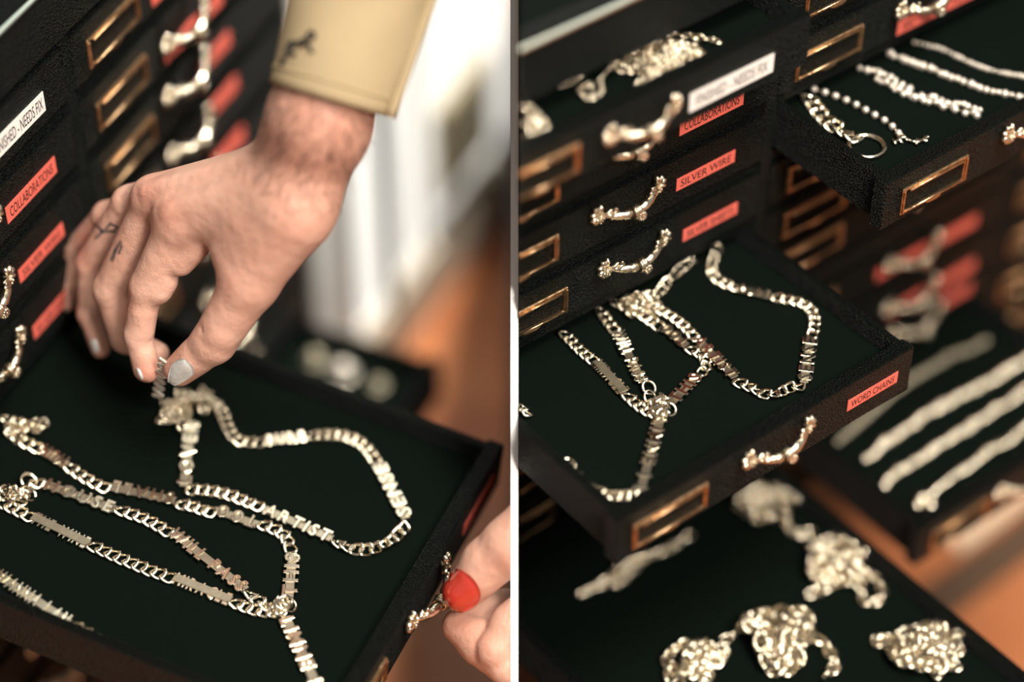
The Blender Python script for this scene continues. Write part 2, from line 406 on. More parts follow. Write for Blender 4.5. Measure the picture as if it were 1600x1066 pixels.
# ------------------------------------------------------------------ jewellery
M_PLATE = mat('satin_silver', (.55, .49, .38), .34, 1, .5, ('n', 30, .03, .005), (9, .1))
PITCHL = .127; WID = .185
def link_mesh():
    b = MB(); n = 18; L, W, w, hh = .205, .195, .026, .024
    P = []
    for k in range(n):
        t = 2 * math.pi * k / n; c, s = math.cos(t), math.sin(t)
        e_ = 2 / 2.9
        P.append(((L / 2 - w) * math.copysign(abs(c) ** e_, c) + .022 * s, (W / 2 - w) * math.copysign(abs(s) ** e_, s), hh * math.sin(2 * t)))
    b.sweep(P, w, 6, closed=True, flat=.8)
    return b.mesh('link', M_SILVER)
ME_LINK = link_mesh()
_letters = {}
def letter_mesh(ch, back=False):
    k = (ch, back)
    if k in _letters: return _letters[k]
    v, f = text_mesh(ch, .09, .03, .020, 2)
    lo, hi = v.min(0), v.max(0); H = .73
    x = (v[:, 0] - (lo[0] + hi[0]) / 2); y = v[:, 1] - .36
    b = MB(); b.add(np.stack([x, y, v[:, 2]], 1) * np.array([1, 1 / H, 1]), f)
    me = b.mesh('letter', M_SILVER); _letters[k] = (me, hi[0] - lo[0])
    return _letters[k]
def basis(t, n=(0, 0, 1), flip=1, roll=0.0):
    t = np.asarray(t, float); t = t / np.linalg.norm(t); n = np.asarray(n, float)
    y = np.cross(n, t); y /= np.linalg.norm(y); z = np.cross(t, y)
    if roll: y, z = math.cos(roll) * y + math.sin(roll) * z, -math.sin(roll) * y + math.cos(roll) * z
    return np.stack([t, y * flip, z * flip], 1) if flip == 1 else np.stack([-t, -y, z], 1)
def M4(R, o, s=1.0):
    M = Matrix.Identity(4)
    for i in range(3):
        for j in range(3): M[i][j] = float(R[i][j]) * (s if np.isscalar(s) else s[j])
        M[i][3] = float(o[i])
    return M
class Necklace:
    def __init__(s, drawer, name, label, cat, group, origin_px):
        s.D = drawer; s.M = drawer['M']; s.fl = drawer['floor']
        o = unp(*origin_px, s.M, s.fl); s.o = o
        s.root = empty(name, s.M @ Matrix.Translation(Vector(o))); tag(s.root, label, cat, group)
        s.rng = random.Random(len(label))
    def P(s, pts, z=.035):
        out = []
        for q in pts:
            zz = z if len(q) < 3 else q[2]
            out.append(unp(q[0], q[1], s.M, s.fl + zz) - s.o)
        return np.array(out)
    def links(s, pts, z=.035, pitch=PITCHL, scale=1.0, wob=.10):
        Q = catmull(s.P(pts, z), pitch * scale)
        for i in range(len(Q) - 1):
            c = (Q[i] + Q[i + 1]) / 2; R = basis(Q[i + 1] - Q[i], roll=s.rng.uniform(-wob, wob))
            o = bpy.data.objects.new('link', ME_LINK); link(o, s.root)
            o.matrix_local = M4(R, c + (0, 0, s.rng.uniform(0, .012)), scale)
    def plate(s, a, b, text, flip=1, back=False, z=.03, roll=0.0, wid=WID, mat_=None):
        A, B = s.P([a, b], z); t = B - A; L = float(np.linalg.norm(t)); R = basis(t, flip=flip, roll=roll); c = (A + B) / 2
        m = MB(); bw = wid * .62
        zz = (.012, .032) if not back else (.022, .042)
        m.box(-L / 2, L / 2, -bw / 2, bw / 2, zz[0], zz[1], .004)
        pl = m.build('name_plate', M_SILVER_BACK if back else (mat_ or M_PLATE), s.root); pl.matrix_local = M4(R, c)
        n = len(text); ws = [letter_mesh(ch)[1] if ch != ' ' else .35 for ch in text]
        tot = sum(ws) + .16 * (n - 1) + .2; x = -L / 2 + .1 / tot * L
        kx = L / tot
        for ch, w in zip(text, ws):
            if ch != ' ':
                me, _ = letter_mesh(ch)
                o = bpy.data.objects.new('letter', me); link(o, pl)
                zc = .036 if not back else .014
                o.matrix_local = M4(np.eye(3), (x + w * kx / 2, 0, zc), (kx, wid * 1.0, .16))
            x += (w + .16) * kx
    def ring(s, c, r=.09, w=.022, tilt=0.3, z=.05, name='ring', mat_=None):
        m = MB(); P = [(r * math.cos(t), r * .9 * math.sin(t), tilt * r * math.sin(t)) for t in np.linspace(0, 2 * math.pi, 20, endpoint=False)]
        m.sweep(P, w, 6, closed=True); o = m.build(name, mat_ or M_SILVER, s.root); o.location = s.P([c], z)[0]
    def bunch(s, c, r, n, z0=.05, zr=.12, name='clasp', seed=1, sc=.85):
        g = random.Random(seed); C = s.P([c], z0)[0]
        for i in range(n):
            o = bpy.data.objects.new('link', ME_LINK); link(o, s.root)
            R = np.array(Matrix.Rotation(g.uniform(0, 6.3), 3, 'Z') @ Matrix.Rotation(g.uniform(-1.3, 1.3), 3, 'X') @ Matrix.Rotation(g.uniform(-.7, .7), 3, 'Y'))
            o.matrix_local = M4(R, C + (g.uniform(-r, r), g.uniform(-r, r), g.uniform(0, zr)), sc)

GL = 'word necklaces in the drawer under the hand'
# --- left drawer
n = Necklace(L0, 'word_necklace', 'silver curb-link necklace with an ARTIST plate, one end lifted by the pinching fingers', 'necklace', GL, (430, 750))
n.links([(300, 628), (330, 625), (348, 645), (358, 672), (375, 690), (412, 692)])
n.plate((415, 692), (478, 684), 'PURE', z=.035)
n.links([(482, 682), (515, 680), (548, 684), (572, 700), (588, 722)])
n.plate((634, 812), (590, 727), 'SENSE', z=.035)
n.links([(636, 822), (620, 838), (600, 852), (575, 860), (548, 858), (522, 846)], wob=.5)
n.plate((412, 797), (519, 844), 'ARTIST')
n.links([(408, 794), (385, 784), (352, 772), (318, 766), (292, 767)])
n.plate((287, 762), (300, 660), 'LOVER', z=.04)
n.bunch((285, 640), .17, 26, seed=3); n.bunch((268, 652), .10, 10, seed=5); n.bunch((312, 628), .10, 8, seed=8)
for c in ((296, 618), (318, 640), (262, 655), (285, 668)): n.ring(c, .06, .025, .8, z=.1)
NA = n
n = Necklace(L0, 'word_necklace', 'silver curb-link necklace spelling THIS TOO, hanging in a corner from a ring', 'necklace', GL, (350, 800))
n.links([(5, 652), (30, 662), (55, 668), (72, 660)], wob=.6); n.bunch((40, 672), .16, 14, seed=11)
n.links([(14, 672), (35, 690), (62, 703)], wob=.4)
n.plate((104, 728), (64, 704), 'MUM')
n.links([(106, 728), (125, 742), (148, 756), (168, 764)])
n.plate((274, 784), (172, 763), 'SHALL')
n.links([(278, 788), (300, 792), (325, 800), (334, 803)])
n.plate((402, 822), (336, 799), 'TOO')
n.links([(405, 820), (425, 826), (446, 838), (453, 856), (456, 864)])
n.plate((451, 938), (457, 866), 'THIS')
n.ring((452, 945), .09, .022, .6); n.bunch((432, 950), .09, 7, seed=21)
n = Necklace(L0, 'word_necklace', 'silver curb-link necklace with a WILL PASS plate above the plain backed chain', 'necklace', GL, (250, 830))
n.ring((45, 752), .10, .026, .5); n.ring((46, 772), .08, .02, .9)
n.links([(0, 772), (18, 772), (34, 790)], wob=.5); n.bunch((20, 778), .12, 8, seed=31)
n.links([(50, 752), (66, 758)])
n.plate((70, 758), (180, 798), 'HOUSE')
n.links([(183, 796), (205, 804), (232, 814), (266, 834)])
n.plate((268, 832), (384, 924), 'WILL PASS')
n.links([(386, 925), (402, 938), (422, 950)], wob=.6)
n = Necklace(L0, 'word_necklace', 'silver necklace with word plates turned face down and a drop plate at the join', 'necklace', GL, (250, 890))
n.links([(0, 784), (22, 796), (50, 810)])
n.plate((51, 809), (139, 852), 'THE WINE', back=True)
n.links([(141, 852), (172, 866), (205, 880), (240, 894), (270, 905)])
n.plate((272, 904), (361, 940), 'MIRACLE', back=True)
n.links([(363, 940), (385, 950), (412, 956), (436, 958)])
n.bunch((441, 952), .06, 5, seed=41)
n.plate((446, 966), (494, 1072), 'LIMNE I', flip=1, z=.04)
n = Necklace(L0, 'word_necklace', 'silver necklace with a long I AM plate slipping over the drawer edge', 'necklace', GL, (80, 945))
n.links([(-40, 885), (-20, 892), (-6, 900)])
n.plate((-5, 899), (108, 975), 'WANNA I AN', z=.04)
n.links([(110, 976), (132, 988), (152, 1000)], z=.05)

# --- strand between the fingers: small wavy links rising from the drawer to the pinch
def strand(P0, P1, sag, nlink, sc, root_neck):
    Mi = np.array((root_neck.M @ Matrix.Translation(Vector(root_neck.o))).inverted())
    A, B = [(Mi[:3, :3] @ p + Mi[:3, 3]) for p in (P0, P1)]
    for i in range(nlink):
        t = (i + .5) / nlink; c = A + (B - A) * t + np.array(sag) * math.sin(math.pi * t)
        o = bpy.data.objects.new('link', ME_LINK); link(o, root_neck.root)
        R = basis(B - A + .001, n=(0.3, .9, .2), roll=.9 * (-1) ** i)
        o.matrix_local = M4(R, c, sc)
zz = MB(); Mi_ = np.array((NA.M @ Matrix.Translation(Vector(NA.o))).inverted()); zp = []
for i in range(13):
    t = i / 12; q = pt(256 - 10 * t + (7.5 if i % 2 else -7.5), 562 + 58 * t + (3 if i % 2 else -3), 28.3 + .8 * t, LEFT.p); zp.append(Mi_[:3, :3] @ q + Mi_[:3, 3])
zz.sweep(catmull(np.array(zp), .02), .025, 6); zz.build('wavy_wire', M_PEARL, NA.root)
strand(pt(247, 618, 29.2, LEFT.p), pt(268, 652, 30.6, LEFT.p), (0, 0, -.02), 7, .7, NA)

# --- right drawer (same necklaces, seen the other way)
GR = 'word necklaces in the open drawer of the right chest'
n = Necklace(R0, 'word_necklace', 'silver curb-link necklace making the wide loop near the right side of the open drawer', 'necklace', GR, (1180, 540))
n.ring((1119, 389), .08, .035, .5); n.links([(1119, 398), (1112, 418), (1118, 435), (1140, 447), (1152, 452)], wob=.5)
n.plate((1154, 453), (1204, 464), 'PURE')
n.links([(1206, 465), (1232, 468), (1258, 476), (1272, 492), (1273, 512), (1268, 528)])
n.plate((1256, 600), (1266, 530), 'SENSE')
n.links([(1255, 606), (1236, 606), (1214, 616), (1192, 616), (1174, 606), (1150, 596)], wob=.5)
n.plate((1088, 530), (1148, 592), 'ARTIST')
n.links([(1086, 528), (1070, 510), (1050, 495), (1030, 484), (1015, 486)])
n.links([(1005, 480), (1025, 462), (1045, 440), (1065, 420), (1088, 405)], wob=.7); n.bunch((1010, 482), .17, 18, seed=51); n.bunch((985, 480), .12, 8, seed=52)
n = Necklace(R0, 'word_necklace', 'silver curb-link necklace spelling THIS TOO in the middle of the open drawer', 'necklace', GR, (1060, 560))
n.links([(958, 470), (975, 480), (998, 490), (1018, 502), (1032, 512)], wob=.5)
n.plate((1072, 542), (1034, 512), 'TOO')
n.links([(1074, 544), (1090, 552), (1104, 562), (1102, 578), (1092, 586)])
n.plate((1048, 632), (1090, 588), 'THIS')
n.ring((1046, 640), .09, .022, .5); n.bunch((1030, 632), .09, 6, seed=61)
n = Necklace(R0, 'word_necklace', 'silver curb-link necklace with a WILL PASS plate ending in a square ring', 'necklace', GR, (980, 550))
n.links([(936, 482), (948, 500), (962, 518)])
n.plate((964, 520), (1004, 600), 'WILL PASS')
n.ring((1014, 606), .09, .025, .6); n.ring((1016, 622), .08, .018, .9); n.links([(1008, 628), (1024, 638)], wob=.8)
n = Necklace(R0, 'word_necklace', 'silver necklace with a face-down toothed plate and a long drop plate', 'necklace', GR, (960, 600))
n.links([(880, 520), (895, 536), (912, 552), (930, 566)])
n.plate((931, 566), (976, 615), 'MIRACLE', back=True)
n.links([(978, 617), (995, 632), (1012, 644), (1030, 650)])
n.bunch((1034, 648), .06, 4, seed=71)
n.plate((1032, 656), (1000, 770), 'LIMNE I I', z=.04)
n.ring((1003, 778), .08, .028, .7); n.links([(995, 774), (970, 776), (945, 772), (928, 764)], wob=.5)
n.links([(926, 762), (912, 748), (900, 736), (884, 718)], wob=1.2, scale=.8, z=.06)
n.links([(826, 650), (816, 636), (806, 624)], wob=1.2, scale=.8, z=.06)

# --- tangled heaps: one loose chain each
def heap(drawer, name, label, group, c, rx, ry, rz_, nl, seed, sc=.9, mat_=None, extra=None, cat='necklace'):
    g = random.Random(seed); Mx = drawer['M']; fl = drawer['floor']; o = unp(*c, Mx, fl)
    ctrl = []; kk = max(8, nl // 9)
    for i in range(kk):
        a = g.uniform(0, 2 * math.pi); r = math.sqrt(g.random()); h = g.random() * (1 - r * r * .8)
        ctrl.append((rx * r * math.cos(a), ry * r * math.sin(a), .04 + rz_ * h))
    if extra:
        for q in extra: ctrl.append(tuple(unp(q[0], q[1], Mx, fl + .05) - o))
    ctrl = np.array(ctrl); ctrl[:, 2] = np.maximum(ctrl[:, 2], .04); ctrl[:, 1] = np.maximum(ctrl[:, 1], .36 - o[1])
    Q = catmull(ctrl, .13 * sc)
    b = MB()
    for i in range(len(Q) - 1):
        R = basis(Q[i + 1] - Q[i], n=(.1, .2, 1), roll=(math.pi / 2) * (i % 2) + g.uniform(-.5, .5)); cc = (Q[i] + Q[i + 1]) / 2
        P = [cc + R @ np.array([.11 * sc * math.cos(t), .075 * sc * math.sin(t), 0]) for t in np.linspace(0, 2 * math.pi, 9, endpoint=False)]
        b.sweep(P, .026 * sc, 5, closed=True, up=R[:, 2])
    ob = b.build(name, mat_ or M_SILVER, None, Mx @ Matrix.Translation(Vector(o)))
    tag(ob, label, cat, group); return ob
GH = 'tangled chains in the lowest open drawer'
heap(R_HEAP, 'tangled_necklace', 'flat tangled silver chain lying at the far left of the lowest open drawer', GH, (975, 895), .55, .22, .2, 110, 1, .9, None, [(905, 930), (930, 915), (990, 880), (1040, 860), (1080, 835)])
heap(R_HEAP, 'tangled_necklace', 'tangled silver chain heap just below the drawer with the word chains', GH, (1195, 795), .50, .42, .4, 240, 2, 1.0, None, [(1150, 770), (1215, 775), (1235, 830), (1270, 832)])
heap(R_HEAP, 'tangled_necklace', 'tangled silver heap with an open loop, beside the right wall of the lowest drawer', GH, (1300, 885), .52, .46, .4, 260, 3, 1.0, None, [(1345, 925), (1360, 945), (1380, 930), (1370, 905), (1350, 900), (1262, 930)])
heap(R_HEAP, 'tangled_necklace', 'tangled silver chain heap cut by the bottom edge, left of the brightest heap', GH, (1085, 1040), .52, .42, .38, 240, 4, 1.0, None, [(1125, 1010), (1140, 995), (1150, 990)])
heap(R_HEAP, 'tangled_necklace', 'largest and brightest tangled silver heap at the bottom of the picture', GH, (1210, 1010), .60, .55, .62, 340, 5, 1.15, None, [(1180, 965), (1215, 985), (1280, 1000), (1305, 1040), (1290, 1060)])
heap(R_HEAP, 'tangled_necklace', 'tangled silver chain heap near the front right corner of the lowest drawer', GH, (1445, 1025), .56, .50, .5, 300, 6, 1.0, None, [(1370, 1005), (1385, 1000), (1500, 1020), (1470, 985)])
GF = 'chains waiting in the slightly open top drawer'
heap(R_FIX, 'tangled_necklace', 'dense tangled silver heap in the slightly open top drawer', GF, (1030, 106), .62, .75, .24, 700, 7, .62, None, [(960, 100), (985, 75), (1055, 55), (1110, 62), (1125, 66)])
heap(R_FIX, 'tangled_necklace', 'thin silver chain curled into a small ring left of the dense heap', GF, (922, 140), .05, .05, .03, 8, 8, .5, None, [(905, 140), (912, 150), (928, 152), (942, 142), (938, 125), (955, 105), (975, 95)])
heap(R_FIX, 'tangled_necklace', 'coarse silver chain looped beside the white partition in the top drawer', GF, (835, 195), .16, .14, .08, 40, 9, .8, None, [(815, 165), (828, 168), (850, 190), (848, 205), (822, 215)])
heap(R_FIX, 'tangled_necklace', 'short dim silver chain lying flat behind the small curled ring in the top drawer', GF, (890, 128), .06, .1, .03, 10, 10, .5, None, [(875, 135), (892, 128), (912, 118)])

# --- beaded bracelets in the upper right open drawer
GB = 'bracelets laid out in the upper right open drawer'
def bead_strand(drawer, label, px, rad, gap=1.0, group=GB, jit=0.0, seed=1, mat_=None, vary=0.0, name='beaded_bracelet', cat='bracelet', cordr=.012):
    g = random.Random(seed); Mx = drawer['M']; fl = drawer['floor']; o = unp(*px[len(px) // 2], Mx, fl)
    P = np.array([unp(*q, Mx, fl + rad) - o for q in px]); Q = catmull(P, rad * 2 * gap)
    root = empty(name, Mx @ Matrix.Translation(Vector(o))); tag(root, label, cat, group)
    b = MB(); b.sweep(Q, cordr, 5); b.build('cord', mat_ or M_SILVER, root)
    bm_ = MB(); bm_.ball((0, 0, 0), 1, 12, 8); me = bm_.mesh('bead', mat_ or M_PEARL)
    for q in Q:
        ob = bpy.data.objects.new('bead', me); link(ob, root); k = rad * (1 + g.uniform(-vary, vary))
        ob.location = q + np.array([g.uniform(-jit, jit), g.uniform(-jit, jit), 0]); ob.scale = (k, k, k)
    return root, o, Mx, fl
r_, o_, Mx_, fl_ = bead_strand(R_BR, 'slim pearl bracelet with a wire fringe at its end', [(1272, 139), (1300, 148), (1330, 160), (1360, 176), (1388, 192), (1404, 208)], .052, 1.62)
fr_ = MB(); g = random.Random(5)
pf = [unp(x, y, Mx_, fl_ + .05) - o_ for x, y in ((1398, 222), (1412, 214), (1425, 221), (1436, 222), (1447, 214))]
fr_.sweep(pf, .018, 6)
for q in catmull(np.array(pf), .09):
    d = np.array([g.uniform(-.03, .03), g.uniform(-.10, .10), .02]); fr_.sweep([q - d, q + d], .02, 5)
fr_.build('fringe', M_SILVER, r_)
bead_strand(R_BR, 'thick twisted double strand of silver beads, widest in its drawer', [(1342, 106), (1365, 112), (1390, 122), (1412, 136), (1432, 150), (1460, 162), (1490, 170), (1524, 178)], .05, .8, jit=.05, seed=3, vary=.25)
r2_, o2_, Mx_, fl_ = bead_strand(R_BR, 'doubled-over bead strand lying against the thick twisted strand', [(1372, 122), (1395, 136), (1425, 150), (1450, 150), (1480, 160), (1505, 162), (1528, 172)], .045, .85, jit=.04, seed=4, vary=.2)
bead_strand(R_BR, 'long silver bracelet of alternating round and oval beads', [(1390, 84), (1418, 95), (1450, 106), (1480, 118), (1510, 130), (1545, 141), (1580, 148), (1612, 156)], .052, .86, jit=.02, seed=6, vary=.3)
bead_strand(R_BR, 'thin dim silver bead chain at the back of the open drawer', [(1430, 66), (1468, 76), (1500, 90), (1530, 104), (1562, 113), (1600, 120), (1625, 126)], .036, 1.0, jit=.01, seed=7, vary=.25)
n = Necklace(R_BR, 'link_bracelet', 'silver link bracelet ending in a large open ring', 'bracelet', GB, (1310, 190))
n.links([(1262, 150), (1272, 166), (1285, 183), (1302, 198), (1322, 210), (1340, 219)], scale=1.35, pitch=.13, wob=.5)
m_ = MB(); m_.sweep([(.24 * math.cos(t), .24 * math.sin(t), 0) for t in np.linspace(0, 2 * math.pi, 36, endpoint=False)], .035, 8, closed=True)
m_.build('ring', M_SILVER, n.root).location = n.P([(1354, 229)], .04)[0]

# --- thick bracelets in the low right drawer
G2 = 'thick bracelets in the low right open drawer'
for lab, px, rad, sd in (('thick silver rope bracelet nearest the drawer holding the word chains', [(1352, 720), (1380, 695), (1430, 660), (1490, 625), (1550, 595), (1615, 555)], .085, 1),
                         ('thick silver rope bracelet in the middle of the low right drawer', [(1378, 760), (1400, 740), (1440, 715), (1490, 685), (1550, 645), (1615, 602)], .075, 2),
                         ('silver rope bracelet with a clustered clasp, nearest the front of the low right drawer', [(1436, 785), (1462, 768), (1500, 740), (1550, 705), (1590, 680), (1620, 660)], .075, 3),
                         ('dim rope bracelet partly hidden behind the word chain drawer corner', [(1310, 690), (1345, 660), (1400, 610), (1470, 565), (1540, 535)], .06, 4)):
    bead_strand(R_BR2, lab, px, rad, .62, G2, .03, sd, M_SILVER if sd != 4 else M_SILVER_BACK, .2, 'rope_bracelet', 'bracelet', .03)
bead_strand(R_BR2, 'small round clasp cluster lying at the end of the front rope bracelet', [(1432, 790), (1442, 778), (1456, 790)], .09, .9, G2, .03, 9, M_SILVER, .2, 'bracelet_clasp', 'clasp')
# --- round pieces in the low drawer of the left chest
def disc_bokeh(px, r, lab, m):
    Mx = L_LOW['M']; fl = L_LOW['floor']; o = unp(*px, Mx, fl); b = MB(); b.ball((0, 0, r), (r, r, r), 14, 9)
    b.sweep([(r * 1.1 * math.cos(t), r * 1.1 * math.sin(t), .05) for t in np.linspace(0, 2 * math.pi, 20, endpoint=False)], .04, 6, closed=True)
    tag(b.build('pendant', m, None, Mx @ Matrix.Translation(Vector(o))), lab, 'pendant', 'pendants in the low drawer behind the hand')
disc_bokeh((494, 566), .13, 'dull round pendant at the left in the drawer behind the hand', M_SILVER_BACK)
disc_bokeh((538, 588), .16, 'brightest round pendant in the drawer behind the hand', M_PEARL)
disc_bokeh((592, 606), .10, 'small dim pendant nearest the drawer corner behind the hand', M_SILVER_BACK)

# ------------------------------------------------------------------ people: hands built as one continuous surface each
PMM = LEFT.p * 1000
ZMAP = lambda Z: Z
def q3(px, py, Z):                    # camera-aligned millimetres
    Z = ZMAP(Z)
    return np.array([(px - 800) / F * Z * PMM, (py - 533) / F * Z * PMM, Z * PMM])
def to_world(V):                      # camera-aligned mm -> world metres
    return CAM + (np.asarray(V) / 1000.0) @ RC
def cone(G, a, b, ra, rb):
    ab = b - a; d = G - a; t = np.clip((d @ ab) / (ab @ ab), 0, 1)
    return np.linalg.norm(d - t[..., None] * ab, axis=-1) - (ra + (rb - ra) * t)
def smin(a, b, k):
    h = np.clip(.5 + .5 * (b - a) / k, 0, 1); return b + (a - b) * h - k * h * (1 - h)
def surface_nets(f, lo, h):
    s = f < 0; nx, ny, nz = f.shape
    cnt = np.zeros((nx - 1, ny - 1, nz - 1), int)
    for i in (0, 1):
        for j in (0, 1):
            for k in (0, 1): cnt += s[i:nx - 1 + i, j:ny - 1 + j, k:nz - 1 + k]
    act = (cnt > 0) & (cnt < 8); idx = -np.ones(act.shape, int); C = np.argwhere(act); idx[act] = np.arange(len(C))
    acc = np.zeros((len(C), 3)); num = np.zeros(len(C))
    for ax in range(3):
        o1, o2 = [a for a in range(3) if a != ax]
        for u in (0, 1):
            for w in (0, 1):
                A = C.copy(); A[:, o1] += u; A[:, o2] += w; B = A.copy(); B[:, ax] += 1
                fa, fb = f[tuple(A.T)], f[tuple(B.T)]; cr = (fa < 0) != (fb < 0)
                t = np.where(cr, fa / np.where(cr, fa - fb, 1), 0)
                P = A.astype(float); P[:, ax] += t
                acc[cr] += P[cr]; num[cr] += 1
    V = acc / num[:, None] * h + lo
    faces = []
    for ax in range(3):
        o1, o2 = (ax + 1) % 3, (ax + 2) % 3
        sl0 = [slice(None)] * 3; sl1 = [slice(None)] * 3; sl0[ax] = slice(0, -1); sl1[ax] = slice(1, None)
        ch = s[tuple(sl0)] != s[tuple(sl1)]; E_ = np.argwhere(ch); ins = s[tuple(sl0)][ch]
        ok = (E_[:, o1] > 0) & (E_[:, o2] > 0) & (E_[:, o1] < act.shape[o1]) & (E_[:, o2] < act.shape[o2])
        E_ = E_[ok]; ins = ins[ok]; q = []
        for du, dw in ((1, 1), (0, 1), (0, 0), (1, 0)):
            A = E_.copy(); A[:, o1] -= du; A[:, o2] -= dw; q.append(idx[tuple(A.T)])
        q = np.stack(q, 1); q[~ins] = q[~ins][:, ::-1]; faces.append(q)
    Fq = np.vstack(faces); Fq = Fq[(Fq >= 0).all(1)]
    return V, Fq
def smooth(V, Fq, it):
    n = len(V)
    for _ in range(it):
        S = np.zeros_like(V); c = np.zeros(n)
        for k in range(4):
            a, b = Fq[:, k], Fq[:, (k + 1) % 4]
            np.add.at(S, a, V[b]); np.add.at(c, a, 1)
        V = .5 * V + .5 * S / c[:, None]
    return V
class Body:
    """groups of round cones; inside a group they blend with k, groups blend with kg"""
    def __init__(s): s.groups = []; s.cuts = []
    def group(s, k, kg): s.groups.append((k, kg, [])); return s
    def c(s, a, b, ra, rb): s.groups[-1][2].append((q3(*a), q3(*b), ra, rb)); return s
    def cut(s, a, b, r, k=1.2): s.cuts.append((q3(*a), q3(*b), r, k))
    def field(s, G):
        tot = None
        for k, kg, cs in s.groups:
            d = None
            for a, b, ra, rb in cs:
                e = cone(G, a, b, ra, rb); d = e if d is None else smin(d, e, k)
            tot = d if tot is None else smin(tot, d, kg)
        for a, b, r, k in s.cuts: tot = -smin(-tot, cone(G, a, b, r, r), k)
        return tot
    def mesh(s, h, sm=2):
        lo = np.min([np.minimum(a - ra, b - rb) for _, _, cs in s.groups for a, b, ra, rb in cs], 0) - 4
        hi = np.max([np.maximum(a + ra, b + rb) for _, _, cs in s.groups for a, b, ra, rb in cs], 0) + 4
        n = np.ceil((hi - lo) / h).astype(int) + 1
        ax = [lo[i] + h * np.arange(n[i]) for i in range(3)]
        f = np.empty(n)
        for i in range(0, n[0], 16):
            G = np.stack(np.meshgrid(ax[0][i:i + 16], ax[1], ax[2], indexing='ij'), -1); f[i:i + 16] = s.field(G)
        V, Fq = surface_nets(f, lo, h)
        return smooth(V, Fq, sm), Fq
def skin_mat(name):
    m = mat(name, (.7, .4, .3), .46, 0, .38, None, sss=.18)
    nt = m.node_tree; b = nt.nodes['Principled BSDF']
    at = nt.nodes.new('ShaderNodeAttribute'); at.attribute_name = 'skin'
    nz = nt.nodes.new('ShaderNodeTexNoise'); nz.inputs['Scale'].default_value = 45; nz.inputs['Detail'].default_value = 5
    mx = nt.nodes.new('ShaderNodeMix'); mx.data_type = 'RGBA'; mx.blend_type = 'MULTIPLY'; mx.inputs[0].default_value = .5
    rp = nt.nodes.new('ShaderNodeValToRGB'); e = rp.color_ramp.elements; e[0].position = .35; e[0].color = (.86, .74, .70, 1); e[1].position = .65; e[1].color = (1, 1, 1, 1)
    tc = nt.nodes.new('ShaderNodeTexCoord'); nt.links.new(tc.outputs['Object'], nz.inputs['Vector']); nt.links.new(nz.outputs['Fac'], rp.inputs[0])
    nt.links.new(at.outputs['Color'], mx.inputs[6]); nt.links.new(rp.outputs[0], mx.inputs[7]); nt.links.new(mx.outputs[2], b.inputs['Base Color'])
    v1 = nt.nodes.new('ShaderNodeTexVoronoi'); v1.inputs['Scale'].default_value = 900; v1.feature = 'DISTANCE_TO_EDGE'
    n2 = nt.nodes.new('ShaderNodeTexNoise'); n2.inputs['Scale'].default_value = 170; n2.inputs['Detail'].default_value = 6
    ad = nt.nodes.new('ShaderNodeMath'); ad.operation = 'MULTIPLY_ADD'; ad.inputs[1].default_value = .25
    nt.links.new(tc.outputs['Object'], v1.inputs['Vector']); nt.links.new(tc.outputs['Object'], n2.inputs['Vector'])
    nt.links.new(v1.outputs['Distance'], ad.inputs[0]); nt.links.new(n2.outputs['Fac'], ad.inputs[2])
    bp = nt.nodes.new('ShaderNodeBump'); bp.inputs['Strength'].default_value = .6; bp.inputs['Distance'].default_value = .0016
    nt.links.new(ad.outputs[0], bp.inputs['Height']); nt.links.new(bp.outputs[0], b.inputs['Normal'])
    return m
M_SKIN = skin_mat('skin')
def body_object(name, V, Fq, colors, parent):
    me = bpy.data.meshes.new(name); W = to_world(V); o0 = np.array(parent.matrix_world.translation)
    me.from_pydata([tuple(q) for q in (W - o0)], [], [tuple(int(i) for i in q) for q in Fq]); me.materials.append(M_SKIN)
    me.polygons.foreach_set('use_smooth', [True] * len(me.polygons))
    ca = me.color_attributes.new('skin', 'FLOAT_COLOR', 'POINT')
    ca.data.foreach_set('color', np.concatenate([colors, np.ones((len(V), 1))], 1).astype(np.float32).ravel())
    me.update()
    o = bpy.data.objects.new(name, me); link(o, parent)
    return o, BVHTree.FromPolygons([tuple(q) for q in W], [tuple(int(i) for i in q) for q in Fq])
def on_surface(bvh, px, py, lift=0.0):
    d = Vector(ray(px, py)).normalized(); h = bvh.ray_cast(Vector(CAM), d)
    if h[0] is None: return None
    return np.array(h[0]) + np.array(h[1]) * lift
